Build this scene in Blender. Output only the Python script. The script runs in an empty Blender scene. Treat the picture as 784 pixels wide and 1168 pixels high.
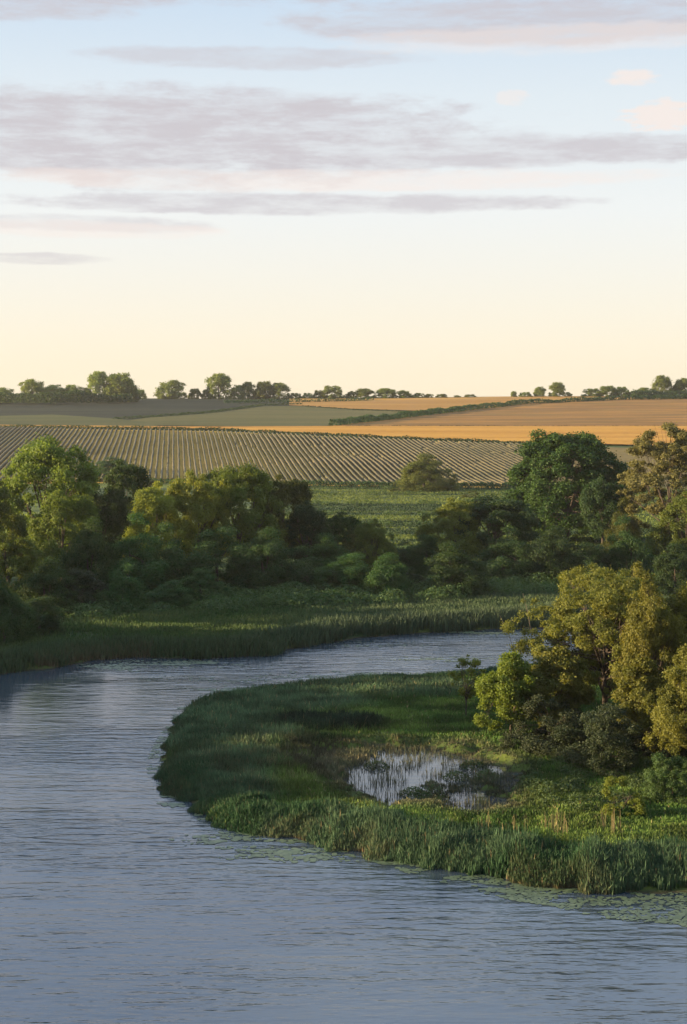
import bpy, math, random
import numpy as np
from mathutils import Vector

random.seed(7)
rng = np.random.default_rng(7)
S = bpy.context.scene
COL = S.collection

# ------------------------------------------------------------------ camera geometry
F, CX, CY, HOR, EYE = 1700.0, 392.0, 584.0, 480.0, 22.0
TH = math.atan((CY - HOR) / F)
cT, sT = math.cos(TH), math.sin(TH)
SUN_AZ, SUN_EL = math.radians(-95), math.radians(10.5)   # azimuth clockwise from +Y
SUN_DIR = Vector((math.sin(SUN_AZ) * math.cos(SUN_EL), math.cos(SUN_AZ) * math.cos(SUN_EL), math.sin(SUN_EL)))


def ray(px, py):
    px = np.asarray(px, float); py = np.asarray(py, float)
    a = px - CX; b = CY - py
    return a, b * sT + F * cT, b * cT - F * sT


def ground(px, py, z=0.0):
    """where the sight line through a photo point meets height z"""
    dx, dy, dz = ray(px, py)
    t = (z - EYE) / dz
    return dx * t, dy * t


def proj(x, y, z):
    z = np.asarray(z, float) - EYE
    f = y * cT - z * sT
    u = y * sT + z * cT
    return CX + F * x / f, CY - F * u / f


# ------------------------------------------------------------------ noise
_P = rng.random((8, 256, 256))


def vnoise(x, y, k=0):
    x = np.asarray(x, float); y = np.asarray(y, float)
    xi = np.floor(x).astype(int); yi = np.floor(y).astype(int)
    fx = x - xi; fy = y - yi
    fx = fx * fx * (3 - 2 * fx); fy = fy * fy * (3 - 2 * fy)
    T = _P[k % 8]
    a = T[xi & 255, yi & 255]; b = T[(xi + 1) & 255, yi & 255]
    c = T[xi & 255, (yi + 1) & 255]; d = T[(xi + 1) & 255, (yi + 1) & 255]
    return (a * (1 - fx) + b * fx) * (1 - fy) + (c * (1 - fx) + d * fx) * fy


def fbm(x, y, k=0, o=4):
    s = 0; a = .5; n = 0
    for i in range(o):
        s = s + a * vnoise(x * 2 ** i + 17.3 * i, y * 2 ** i - 9.1 * i, k + i); n += a; a *= .5
    return s / n


def sstep(a, b, x):
    t = np.clip((np.asarray(x, float) - a) / (b - a), 0, 1)
    return t * t * (3 - 2 * t)


# ------------------------------------------------------------------ shores
def smooth(pts, n=6):
    pts = [np.array(p, float) for p in pts]
    out = []
    for i in range(len(pts) - 1):
        p0 = pts[max(i - 1, 0)]; p1 = pts[i]; p2 = pts[i + 1]; p3 = pts[min(i + 2, len(pts) - 1)]
        for j in range(n):
            t = j / n
            out.append(.5 * (2 * p1 + (p2 - p0) * t + (2 * p0 - 5 * p1 + 4 * p2 - p3) * t * t + (3 * p1 - p0 - 3 * p2 + p3) * t ** 3))
    out.append(pts[-1])
    return np.array(out)


def px_line(l):
    return [tuple(float(v) for v in ground(a, b)) for a, b in l]


pen_px = [(860, 1019), (784, 1018), (700, 1016), (640, 1010), (560, 1000), (480, 985), (400, 968), (330, 955), (270, 946),
          (236, 937), (227, 917), (200, 906), (188, 890), (187, 862), (191, 846), (202, 830), (208, 818), (222, 806), (262, 797),
          (330, 788), (400, 781), (470, 777), (530, 772), (600, 765), (700, 757), (800, 752)]
pen_w = smooth(px_line(pen_px), 4)
PEN = np.vstack([pen_w, [[60, 138], [120, 150], [400, 160], [400, 20], [60, 55], [40, 68]]])
far_px = [(0, 769), (60, 762), (100, 755), (150, 750), (230, 751), (300, 747), (330, 740), (400, 729), (480, 722), (560, 718), (620, 714), (700, 707), (800, 700)]
far_w = smooth([(-52, 30), (-50, 60), (-44, 90), (-38, 115), (-33, 126)] + px_line(far_px)[0:], 4)
FAR = np.vstack([far_w, [[90, 185], [400, 200], [1500, 300], [3000, 9000], [-3000, 9000], [-3000, -200], [-80, -200], [-60, 0]]])
NEAR = np.array([[-400, 18], [-60, 20], [-20, 22], [20, 20], [80, 24], [400, 22], [400, -600], [-400, -600]], float)
pond_px = [(350, 872), (372, 860), (436, 855), (470, 858), (520, 859), (545, 866), (572, 880), (563, 902), (561, 926), (545, 927), (515, 924), (498, 908),
           (478, 921), (450, 920), (418, 908), (392, 888)]
POND = np.array(px_line(pond_px))


def sdf(poly, x, y):
    """signed distance, positive inside"""
    x = np.asarray(x, float); y = np.asarray(y, float)
    d = np.full(x.shape, 1e9); ins = np.zeros(x.shape, bool)
    n = len(poly)
    for i in range(n):
        ax, ay = poly[i]; bx, by = poly[(i + 1) % n]
        ex, ey = bx - ax, by - ay
        L = ex * ex + ey * ey
        if L < 1e-9: continue
        t = np.clip(((x - ax) * ex + (y - ay) * ey) / L, 0, 1)
        d = np.minimum(d, (x - ax - t * ex) ** 2 + (y - ay - t * ey) ** 2)
        if ay != by:
            c = ((ay > y) != (by > y)) & (x < (bx - ax) * (y - ay) / (by - ay) + ax)
            ins ^= c
    d = np.sqrt(d)
    return np.where(ins, d, -d)


PY = np.array([-600, 170, 250, 330, 420, 600, 700, 800, 950, 1000, 1300, 2500, 9000], float)
PZ = np.array([.7, .9, 1.5, 2.1, 3.5, 18.5, 23.0, 27.2, 36.2, 36.6, 33, 20, 10], float)


def base_h(x, y):
    x = np.asarray(x, float); y = np.asarray(y, float)
    z = 0
    for k in (-14, -7, 0, 7, 14):
        z = z + np.interp(y + k, PY, PZ) / 5
    r = sstep(300, 700, y) * (1 - sstep(1000, 1300, y) * .5)
    z = z + r * (.7 * np.sin(x / 120 + .6) + .5 * np.sin(x / 53 + y / 200))
    z = z + sstep(60, 300, np.abs(x)) * r * .0
    # unseen wooded bluff on the left bank, height shaped to shade the valley floor
    bl = sstep(-58, -86, x) * (1 - sstep(185, 262, y))
    z = z + bl * (20.0 - 9.5 * sstep(110, 150, y) + .7 * np.sin(y / 17.) + .7 * np.sin(y / 7.3 + 1))
    # the height the photographer stands on
    nb = 1 - sstep(-6, 24, y + 0 * x)
    z = z + nb * 19.3
    return z


def land_sd(x, y):
    w = (fbm(x * .7, y * .7, 1, 3) - .5) * 1.3
    return np.maximum(np.maximum(sdf(PEN, x, y), sdf(FAR, x, y)), sdf(NEAR, x, y)) + w


def height(x, y, full=True):
    x = np.asarray(x, float); y = np.asarray(y, float)
    z = base_h(x, y)
    if not full:
        return z
    m = (y < 215) & (np.abs(x) < 140)
    if m.any():
        xs, ys = x[m], y[m]
        sd = land_sd(xs, ys)
        b = np.clip(sd * .32, -1.6, 99)
        zb = z[m] - .35 + (fbm(xs * .35, ys * .35, 2, 3) - .5) * .45
        zz = np.where(sd < 0, b, np.minimum(b + .02, zb))
        p = sdf(POND, xs, ys) + (fbm(xs * .8, ys * 1.1, 4, 4) - .5) * 5.0 + .75
        zz = np.where(sd > 1.5, zz - sstep(-1.2, .5, p) * .62, zz)
        z = z.copy(); z[m] = zz
    return z


def h1(x, y):
    return float(height(np.array([x], float), np.array([y], float))[0])


# ------------------------------------------------------------------ mesh helpers
def mesh_from(name, V, faces_flat, nper, mat=None, smooth_=False, attrs=None):
    """V (n,3); faces_flat int array; nper verts per face (int)"""
    me = bpy.data.meshes.new(name)
    V = np.ascontiguousarray(V, dtype=np.float32)
    faces_flat = np.ascontiguousarray(faces_flat, dtype=np.int32).ravel()
    nf = len(faces_flat) // nper
    me.vertices.add(len(V)); me.vertices.foreach_set('co', V.ravel())
    me.loops.add(len(faces_flat)); me.loops.foreach_set('vertex_index', faces_flat)
    me.polygons.add(nf)
    me.polygons.foreach_set('loop_start', np.arange(0, nf * nper, nper, dtype=np.int32))
    me.polygons.foreach_set('loop_total', np.full(nf, nper, dtype=np.int32))
    if smooth_:
        me.polygons.foreach_set('use_smooth', np.ones(nf, bool))
    for k, v in (attrs or {}).items():
        v = np.asarray(v, dtype=np.float32)
        if v.ndim == 1:
            a = me.attributes.new(k, 'FLOAT', 'POINT'); a.data.foreach_set('value', v)
        else:
            a = me.attributes.new(k, 'FLOAT_COLOR', 'POINT')
            if v.shape[1] == 3: v = np.hstack([v, np.ones((len(v), 1), np.float32)])
            a.data.foreach_set('color', np.ascontiguousarray(v).ravel())
    me.update(calc_edges=True)
    if mat: me.materials.append(mat)
    return me


def link(name, me, parent=None, loc=None, **tags):
    o = bpy.data.objects.new(name, me)
    COL.objects.link(o)
    if parent is not None: o.parent = parent
    if loc is not None: o.location = loc
    for k, v in tags.items():
        if v: o[k] = v
    return o


def thing(name, label, cat, loc, rz=0, sc=(1, 1, 1), group=None):
    o = bpy.data.objects.new(name, None); COL.objects.link(o)
    o.empty_display_size = .3
    o.location = loc; o.rotation_euler = (0, 0, rz); o.scale = sc
    o['label'] = label; o['category'] = cat
    if group: o['group'] = group
    return o


# ------------------------------------------------------------------ materials
def new_mat(name):
    m = bpy.data.materials.new(name); m.use_nodes = True
    nt = m.node_tree; nt.nodes.clear()
    out = nt.nodes.new('ShaderNodeOutputMaterial')
    return m, nt, nt.nodes, nt.links, out


def mixc(nt, fac, a, b, mode='MIX'):
    n = nt.nodes.new('ShaderNodeMix'); n.data_type = 'RGBA'; n.blend_type = mode
    for s, v in ((n.inputs[0], fac), (n.inputs[6], a), (n.inputs[7], b)):
        if hasattr(v, 'is_linked') or isinstance(v, bpy.types.NodeSocket): nt.links.new(v, s)
        elif isinstance(v, (int, float)): s.default_value = v
        else: s.default_value = (*v, 1)
    return n.outputs[2]


def math_(nt, op, a, b=None, c=None, clamp=False):
    n = nt.nodes.new('ShaderNodeMath'); n.operation = op; n.use_clamp = clamp
    for i, v in enumerate((a, b, c)):
        if v is None: continue
        if isinstance(v, bpy.types.NodeSocket): nt.links.new(v, n.inputs[i])
        else: n.inputs[i].default_value = v
    return n.outputs[0]


def noise(nt, vec, scale, detail=3, rough=.55, lac=2.0):
    n = nt.nodes.new('ShaderNodeTexNoise'); n.inputs['Scale'].default_value = scale
    n.inputs['Detail'].default_value = detail; n.inputs['Roughness'].default_value = rough
    if vec is not None: nt.links.new(vec, n.inputs['Vector'])
    return n.outputs['Fac']


def mapping(nt, sc, loc=(0, 0, 0), rot=(0, 0, 0)):
    g = nt.nodes.new('ShaderNodeNewGeometry')
    m = nt.nodes.new('ShaderNodeMapping'); m.inputs['Scale'].default_value = sc
    m.inputs['Location'].default_value = loc; m.inputs['Rotation'].default_value = rot
    nt.links.new(g.outputs['Position'], m.inputs['Vector'])
    return m.outputs[0]


def maprange(nt, v, a, b, c=0., d=1.):
    n = nt.nodes.new('ShaderNodeMapRange'); n.interpolation_type = 'SMOOTHSTEP'
    nt.links.new(v, n.inputs[0])
    for i, k in enumerate((a, b, c, d)): n.inputs[i + 1].default_value = k
    return n.outputs[0]


def leaf_mat(name, dark, light, trans=.35, tcol=None, var=.25):
    m, nt, N, L, out = new_mat(name)
    at = N.new('ShaderNodeAttribute'); at.attribute_name = 'tint'
    c = mixc(nt, at.outputs['Fac'], dark, light)
    oi = N.new('ShaderNodeObjectInfo')
    hs = N.new('ShaderNodeHueSaturation')
    L.new(c, hs.inputs['Color'])
    L.new(maprange(nt, oi.outputs['Random'], 0, 1, 1 - var, 1 + var), hs.inputs['Value'])
    L.new(maprange(nt, oi.outputs['Random'], 0, 1, .488, .512), hs.inputs['Hue'])
    d = N.new('ShaderNodeBsdfPrincipled'); d.inputs['Roughness'].default_value = .62
    d.inputs['Specular IOR Level'].default_value = .25
    L.new(hs.outputs[0], d.inputs['Base Color'])
    t = N.new('ShaderNodeBsdfTranslucent')
    tm = mixc(nt, 1.0, hs.outputs[0], tcol or (1.25, 1.15, .45), 'MULTIPLY')
    L.new(tm, t.inputs['Color'])
    mx = N.new('ShaderNodeMixShader'); mx.inputs[0].default_value = trans
    L.new(d.outputs[0], mx.inputs[1]); L.new(t.outputs[0], mx.inputs[2]); L.new(mx.outputs[0], out.inputs['Surface'])
    return m


def col_mat(name, trans=.25, rough=.7):
    """blades coloured by their own colour attribute"""
    m, nt, N, L, out = new_mat(name)
    at = N.new('ShaderNodeAttribute'); at.attribute_name = 'col'
    d = N.new('ShaderNodeBsdfPrincipled'); d.inputs['Roughness'].default_value = rough
    d.inputs['Specular IOR Level'].default_value = .2
    L.new(at.outputs['Color'], d.inputs['Base Color'])
    t = N.new('ShaderNodeBsdfTranslucent')
    L.new(at.outputs['Color'], t.inputs['Color'])
    mx = N.new('ShaderNodeMixShader'); mx.inputs[0].default_value = trans
    L.new(d.outputs[0], mx.inputs[1]); L.new(t.outputs[0], mx.inputs[2]); L.new(mx.outputs[0], out.inputs['Surface'])
    return m


def field_mat(name, a, b, sc=(.004, .05, .05), c2=None, fine=.35, furrow=None):
    m, nt, N, L, out = new_mat(name)
    n1 = noise(nt, mapping(nt, sc), 1.0, 5, .6)
    c = mixc(nt, maprange(nt, n1, .35, .65), a, b)
    if c2:
        n2 = noise(nt, mapping(nt, (sc[0] * 2.2, sc[1] * 3.5, .1), (31, 7, 0)), 1.0, 4, .6)
        c = mixc(nt, maprange(nt, n2, .55, .68), c, c2)
    n3 = noise(nt, mapping(nt, (.35, .8, .5)), 1.0, 3, .7)
    c = mixc(nt, 1.0, c, mixc(nt, n3, (1 - fine,) * 3, (1 + fine,) * 3), 'MULTIPLY')
    if furrow:
        n4 = noise(nt, mapping(nt, (.003, .22, .1), (3, 1, 0)), 1.0, 2, .5)
        c = mixc(nt, maprange(nt, n4, .56, .64, 0, .6), c, furrow)
    d = N.new('ShaderNodeBsdfPrincipled'); d.inputs['Roughness'].default_value = .9
    d.inputs['Specular IOR Level'].default_value = .1
    L.new(c, d.inputs['Base Color'])
    bp = N.new('ShaderNodeBump'); bp.inputs['Strength'].default_value = .6; bp.inputs['Distance'].default_value = .4
    L.new(n3, bp.inputs['Height']); L.new(bp.outputs[0], d.inputs['Normal'])
    L.new(d.outputs[0], out.inputs['Surface'])
    return m


def bark_mat(name, c):
    m, nt, N, L, out = new_mat(name)
    n1 = noise(nt, mapping(nt, (5, 5, 1.2)), 1.0, 5, .7)
    cc = mixc(nt, n1, tuple(v * .5 for v in c), tuple(v * 1.5 for v in c))
    d = N.new('ShaderNodeBsdfPrincipled'); d.inputs['Roughness'].default_value = .9
    L.new(cc, d.inputs['Base Color'])
    bp = N.new('ShaderNodeBump'); bp.inputs['Distance'].default_value = .05
    L.new(n1, bp.inputs['Height']); L.new(bp.outputs[0], d.inputs['Normal'])
    L.new(d.outputs[0], out.inputs['Surface'])
    return m


BARK = bark_mat('bark', (.06, .045, .032))
BARKP = bark_mat('bark_pale', (.22, .18, .13))
M = {
    'yellowgreen': leaf_mat('leaves_yellow_green', (.06, .10, .017), (.155, .205, .034), .42),
    'yellow': leaf_mat('leaves_yellow', (.10, .13, .02), (.24, .25, .035), .42),
    'olive': leaf_mat('leaves_olive', (.055, .08, .018), (.13, .15, .032), .4),
    'oak': leaf_mat('leaves_oak', (.018, .044, .008), (.048, .085, .016), .35),
    'dark': leaf_mat('leaves_dark', (.020, .052, .017), (.050, .092, .028), .38),
    'willow': leaf_mat('leaves_willow', (.024, .064, .018), (.060, .115, .032), .38),
    'golden': leaf_mat('leaves_golden', (.075, .094, .018), (.20, .20, .042), .42, var=.08),
    'goldgreen': leaf_mat('leaves_gold_green', (.07, .092, .018), (.20, .215, .042), .42, var=.1),
    'brownolive': leaf_mat('leaves_brown_olive', (.08, .08, .026), (.18, .17, .055), .35, var=.1),
    'bright': leaf_mat('leaves_bright', (.08, .12, .018), (.19, .23, .035), .45, var=.05),
    'ridge': leaf_mat('leaves_ridge', (.085, .13, .03), (.19, .23, .055), .45),
    'greybush': leaf_mat('leaves_grey', (.026, .046, .018), (.058, .085, .036), .25),
    'brownbush': leaf_mat('leaves_brown', (.022, .036, .014), (.048, .062, .026), .2),
    'scrub': leaf_mat('leaves_scrub', (.035, .075, .022), (.085, .135, .04), .3),
}

# ------------------------------------------------------------------ foliage generators
def unit(v):
    return v / (np.linalg.norm(v, axis=-1, keepdims=True) + 1e-9)


def leaf_quads(P, Nn, size, r, jitter=.8, droop=0.0, aspect=.6):
    n = len(P)
    nn = unit(Nn + r.normal(0, jitter, (n, 3)))
    t = r.normal(0, 1, (n, 3)); t[:, 2] -= droop * 2
    t = unit(t - nn * (t * nn).sum(1, keepdims=True))
    b = np.cross(nn, t)
    s = (size * r.uniform(.6, 1.35, n))[:, None]
    fold = nn * s * .12
    V = np.stack([P - t * s * .5, P + b * s * aspect * .5 + fold, P + t * s * .5, P - b * s * aspect * .5 + fold], 1).reshape(-1, 3)
    return V


def crown(name, seed, W, H, z0, n_puff, r_puff, n_leaf, leaf, mat, shape='round', jitter=.8, droop=0., lobes=.22, fill=.15, flat=.8, aspect=.6):
    """returns (crown mesh, puff centres)"""
    r = np.random.default_rng(seed)
    Hc = H - z0
    lo_z = {'dome': -.1, 'round': -.95}.get(shape, -1)
    nl = max(7, n_puff // 9)
    # boughs
    d = unit(r.normal(0, 1, (nl * 6, 3))); d = d[d[:, 2] > lo_z]
    sel = [0]
    for i in range(1, len(d)):
        if len(sel) >= nl: break
        if (d[sel] @ d[i]).max() < math.cos(.78 * math.sqrt(4 * math.pi / nl)): sel.append(i)
    d = d[sel]
    rad = r.uniform(.55 if lobes > .15 else .85, 1, len(d)) * (1 + lobes * r.uniform(-1, .6, len(d)))
    bR = r.uniform(.36, .52, len(d)) if lobes > .15 else r.uniform(.52, .62, len(d))
    d = np.vstack([d, [[0, 0, .15]]]); rad = np.append(rad, .2); bR = np.append(bR, .6)
    base = d * (rad * (1 - bR * .75))[:, None]
    # sprays of foliage on each bough
    k = r.integers(0, len(base), n_puff)
    sd_ = unit(r.normal(0, 1, (n_puff, 3)))
    od = unit(base + 1e-6)[k]
    fl = (sd_ * od).sum(1) < -.2; sd_[fl] *= -1
    Q = base[k] + sd_ * (bR[k] * r.uniform(.5, 1.0, n_puff) ** .5)[:, None]
    R = r.uniform(*r_puff, n_puff) * r.choice([.6, .8, 1.0, 1.15], n_puff)
    sx_ = W / 2 - R.mean() * .55
    if shape == 'dome':
        Hh_ = Hc - R.mean() * .55
        C = np.stack([Q[:, 0] * sx_, Q[:, 1] * sx_, z0 + np.abs(Q[:, 2]) * Hh_], 1)
        cc = np.array([0, 0, z0 + Hc * .2])
    else:
        cz = z0 + Hc * .5
        C = np.stack([Q[:, 0] * sx_, Q[:, 1] * sx_, cz + Q[:, 2] * (Hc / 2 - R.mean() * .45)], 1)
        if shape == 'tall':
            C[:, :2] *= (1.1 - .5 * ((C[:, 2:3] - z0) / Hc))
        cc = np.array([0, 0, cz - Hc * .15])
    C[:, 2] = np.maximum(C[:, 2], min(.15, z0 + .1))
    if shape in ('round', 'full'):
        low = np.clip((z0 + Hc * .5 - C[:, 2]) / (Hc * .5), 0, 1)
        C[:, :2] *= (1 + (.75 if shape == 'full' else .35) * low)[:, None]
    # normalise to the asked width and height
    ex = np.quantile(np.abs(C[:, :2]), .985) + R.mean() * .7
    C[:, :2] *= (W / 2) / ex
    tp = np.quantile(C[:, 2], .99) + R.mean() * .6
    C[:, 2] = z0 + (C[:, 2] - z0) * (H - z0) / (tp - z0)
    w = R ** 2; w /= w.sum()
    idx = r.choice(len(C), n_leaf, p=w)
    dd = unit(r.normal(0, 1, (n_leaf, 3)))
    outw = unit(C[idx] - cc)
    flip = (dd * outw).sum(1) < -.25
    keep_in = r.random(n_leaf) < fill
    dd[flip & ~keep_in] *= -1
    rr = R[idx] * r.uniform(.1, 1, n_leaf) ** .5 * (1 + .16 * r.normal(0, 1, n_leaf))
    stray = r.random(n_leaf) < .05
    rr[stray] *= r.uniform(1.1, 1.5, stray.sum())
    P = C[idx] + dd * rr[:, None] * np.array([1, 1, flat])
    P[:, 2] = np.maximum(P[:, 2], min(.03, z0))
    Nn = unit(dd * .9 + outw * .5 + np.array([0, 0, .25]))
    V = leaf_quads(P, Nn, leaf, r, jitter, droop, aspect)
    pt = r.random(len(C))
    tint = np.clip(pt[idx] * .55 + r.random(n_leaf) * .45, 0, 1)
    me = mesh_from(name, V, np.arange(len(V)), 4, mat, attrs={'tint': np.repeat(tint, 4)})
    return me, C, R


def tube_pts(path, rads, sides=6):
    path = np.array(path, float); n = len(path)
    V = []
    for i in range(n):
        t = path[min(i + 1, n - 1)] - path[max(i - 1, 0)]
        t = t / (np.linalg.norm(t) + 1e-9)
        a = np.cross(t, (0, 0, 1) if abs(t[2]) < .9 else (1, 0, 0)); a /= np.linalg.norm(a)
        b = np.cross(t, a)
        for k in range(sides):
            an = 2 * math.pi * k / sides
            V.append(path[i] + rads[i] * (math.cos(an) * a + math.sin(an) * b))
    Fc = []
    for i in range(n - 1):
        for k in range(sides):
            k2 = (k + 1) % sides
            Fc.append((i * sides + k, i * sides + k2, (i + 1) * sides + k2, (i + 1) * sides + k))
    return np.array(V), np.array(Fc)


def skeleton(name, seed, C, H, z0, r0, n_limb, mat, twigs=2):
    r = random.Random(seed)
    Vs, Fs, off = [], [], 0

    def add(p, q):
        nonlocal off
        V, Fc = tube_pts(p, q); Vs.append(V); Fs.append(Fc + off); off += len(V)
    top = np.array([r.uniform(-.4, .4), r.uniform(-.4, .4), z0 + (H - z0) * .62])
    tr = [np.array([0, 0, -.4]), np.array([0, 0, .1])]
    for k in (.3, .55, .8, 1):
        tr.append(np.array([top[0] * k + r.uniform(-.12, .12), top[1] * k + r.uniform(-.12, .12), top[2] * k]))
    add(tr, [r0 * 1.5, r0 * 1.15, r0, r0 * .8, r0 * .5, r0 * .2])
    idx = list(range(len(C))); r.shuffle(idx)
    for i in idx[:n_limb]:
        k = r.uniform(.25, .85)
        s = top * k
        e = C[i]
        mid = s * .45 + e * .55 + np.array([r.uniform(-.3, .3), r.uniform(-.3, .3), r.uniform(.0, .6)])
        a = r0 * (.55 - .3 * k)
        add([s, s * .7 + mid * .3 + np.array([0, 0, .1]), mid, e], [a, a * .75, a * .5, a * .12])
        for t in range(twigs):
            e2 = e + np.array([r.uniform(-1, 1), r.uniform(-1, 1), r.uniform(-.2, 1)]) * H * .08
            add([mid, (mid + e2) / 2 + np.array([0, 0, .1]), e2], [a * .4, a * .25, a * .06])
    return mesh_from(name, np.vstack(Vs), np.vstack(Fs), 4, mat, True)


def proto(seed, W, H, z0, n_puff, r_puff, n_leaf, leaf, mat, r0=.3, n_limb=12, bark=None, **kw):
    me, C, R = crown('crown', seed, W, H, z0, n_puff, r_puff, n_leaf, leaf, M[mat], **kw)
    sk = skeleton('trunk', seed, C, H, z0, r0, n_limb, bark or BARK)
    return dict(crown=me, trunk=sk, W=W, H=H)


PR = {
    'round_a': proto(11, 14, 15, .6, 170, (.8, 1.6), 42000, .32, 'oak', .4, 14, shape='full', lobes=.35),
    'round_b': proto(12, 13, 14, .4, 150, (.8, 1.5), 38000, .32, 'oak', .35, 14, shape='full', lobes=.4),
    'round_c': proto(13, 12, 14, .3, 130, (.7, 1.5), 34000, .30, 'oak', .3, 14, shape='tall', lobes=.45),
    'oak': proto(14, 17, 19, .0, 420, (.8, 1.7), 110000, .36, 'oak', .4, 20, shape='round', lobes=.12),
    'feather': proto(15, 15, 19, 2.6, 210, (.5, 1.15), 64000, .27, 'brownolive', .26, 20, lobes=.35, fill=.5, flat=.7),
    'mound_a': proto(16, 9, 8, 0, 110, (.7, 1.3), 34000, .24, 'willow', .2, 8, shape='dome', droop=.8, jitter=.7, lobes=.3, aspect=.45),
    'mound_b': proto(17, 9, 8.5, 0, 100, (.7, 1.4), 34000, .24, 'willow', .2, 8, shape='dome', droop=.8, jitter=.7, lobes=.4, aspect=.45),
    'mound_c': proto(18, 8, 9, 0, 90, (.7, 1.3), 30000, .24, 'dark', .2, 8, shape='dome', droop=.8, jitter=.7, lobes=.4, aspect=.45),
    'gold_a': proto(19, 12.5, 11.5, 1.2, 460, (.28, .75), 84000, .16, 'golden', .2, 60, shape='round', lobes=.35, fill=.4, flat=.8, jitter=1.),
    'gold_b': proto(20, 8, 10.5, .6, 280, (.3, .75), 62000, .17, 'goldgreen', .15, 36, shape='tall', lobes=.4, fill=.4, flat=.9, jitter=1.),
    'small_a': proto(21, 4, 5.5, .3, 110, (.22, .55), 28000, .14, 'bright', .07, 14, lobes=.4, fill=.3, jitter=1.),
    'sapling': proto(22, 3, 5, .7, 44, (.16, .4), 3600, .13, 'bright', .045, 24, shape='tall', lobes=.5, fill=.5),
    'bush_a': proto(23, 6, 4.2, 0, 130, (.3, .65), 34000, .12, 'greybush', .07, 12, shape='dome', lobes=.35, jitter=1.),
    'bush_b': proto(24, 6, 4, 0, 120, (.3, .65), 32000, .12, 'brownbush', .07, 12, shape='dome', lobes=.35, jitter=1.),
    'bush_c': proto(25, 3, 3, 0, 60, (.14, .36), 9500, .11, 'bright', .04, 20, shape='dome', lobes=.5, fill=.4),
    'ridge_a': proto(31, 11, 10, -1.5, 110, (1.1, 2.0), 9000, .6, 'ridge', .35, 6, shape='full', lobes=.14),
    'ridge_b': proto(32, 10, 10, -1.5, 100, (1.0, 1.9), 8500, .6, 'ridge', .3, 6, shape='full', lobes=.13),
    'ridge_c': proto(33, 12, 9, -.8, 100, (1.0, 1.9), 9000, .6, 'ridge', .3, 6, shape='full', lobes=.145),
}


def plant(kind, name, label, cat, x, y, W, H, mat=None, group=None, parts=True, z=None, rz=None, depth=None):
    p = PR[kind]
    z = h1(x, y) if z is None else z
    e = thing(name, label, cat, (x, y, z - .03), random.uniform(0, 6.28) if rz is None else rz, (W / p['W'], (depth or W) / p['W'], H / p['H']), group)
    c = link('crown' if 'tree' in name else 'foliage', p['crown'], e)
    if mat:
        c.material_slots[0].link = 'OBJECT'; c.material_slots[0].material = M[mat]
    link('trunk' if 'tree' in name else 'stems', p['trunk'], e)
    return e


def plant_px(kind, name, label, cat, cx, D, wpx, top, mat=None, **kw):
    x = (cx - CX) / F * D * 1.0
    y = D
    ztop = EYE - (top - HOR) * D / F
    z = h1(x, y)
    return plant(kind, name, label, cat, x, y, wpx * D / F, ztop - z, mat, z=z, **kw)


# ================================================================== SETTING
# ---- terrain sheet
def axis(parts):
    out = []
    for a, b, s in parts:
        out += list(np.arange(a, b, s))
    out.append(parts[-1][1]); return np.array(out)


gx = axis([(-1500, -400, 60), (-400, -150, 12), (-150, -60, 3), (-60, -45, 1.0), (-45, 50, .45), (50, 70, 1.2), (70, 160, 4), (160, 400, 14), (400, 1480, 60)])
gy = axis([(-600, -40, 40), (-40, 40, 4), (40, 64, 2), (64, 135, .45), (135, 170, .7), (170, 215, 1.5), (215, 430, 5), (430, 1020, 7), (1020, 1500, 40)])
GX, GY = np.meshgrid(gx, gy)
GZ = height(GX.ravel(), GY.ravel()).reshape(GX.shape)
nx, ny = len(gx), len(gy)
i0 = (np.arange(ny - 1)[:, None] * nx + np.arange(nx - 1)[None, :]).ravel()
TF = np.stack([i0, i0 + 1, i0 + nx + 1, i0 + nx], 1)
m, nt, N, L, out = new_mat('meadow_ground')
n1 = noise(nt, mapping(nt, (.012, .13, .1)), 1.0, 4, .6)
n2 = noise(nt, mapping(nt, (.6, .9, .5)), 1.0, 4, .65)
c = mixc(nt, maprange(nt, n1, .38, .62), (.022, .045, .012), (.10, .13, .024))
c = mixc(nt, maprange(nt, n2, .5, .75, 0, .6), c, (.10, .10, .04))
geo = N.new('ShaderNodeNewGeometry'); sp = N.new('ShaderNodeSeparateXYZ'); L.new(geo.outputs['Position'], sp.inputs[0])
wet = maprange(nt, sp.outputs['Z'], -.02, .16, 1, 0)
c = mixc(nt, wet, c, (.035, .03, .02))
d = N.new('ShaderNodeBsdfPrincipled'); d.inputs['Roughness'].default_value = .9; d.inputs['Specular IOR Level'].default_value = .15
L.new(c, d.inputs['Base Color'])
bp = N.new('ShaderNodeBump'); bp.inputs['Distance'].default_value = .15; L.new(n2, bp.inputs['Height']); L.new(bp.outputs[0], d.inputs['Normal'])
L.new(d.outputs[0], out.inputs['Surface'])
link('ground', mesh_from('ground', np.stack([GX.ravel(), GY.ravel(), GZ.ravel()], 1), TF, 4, m, True), kind='structure')

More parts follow.
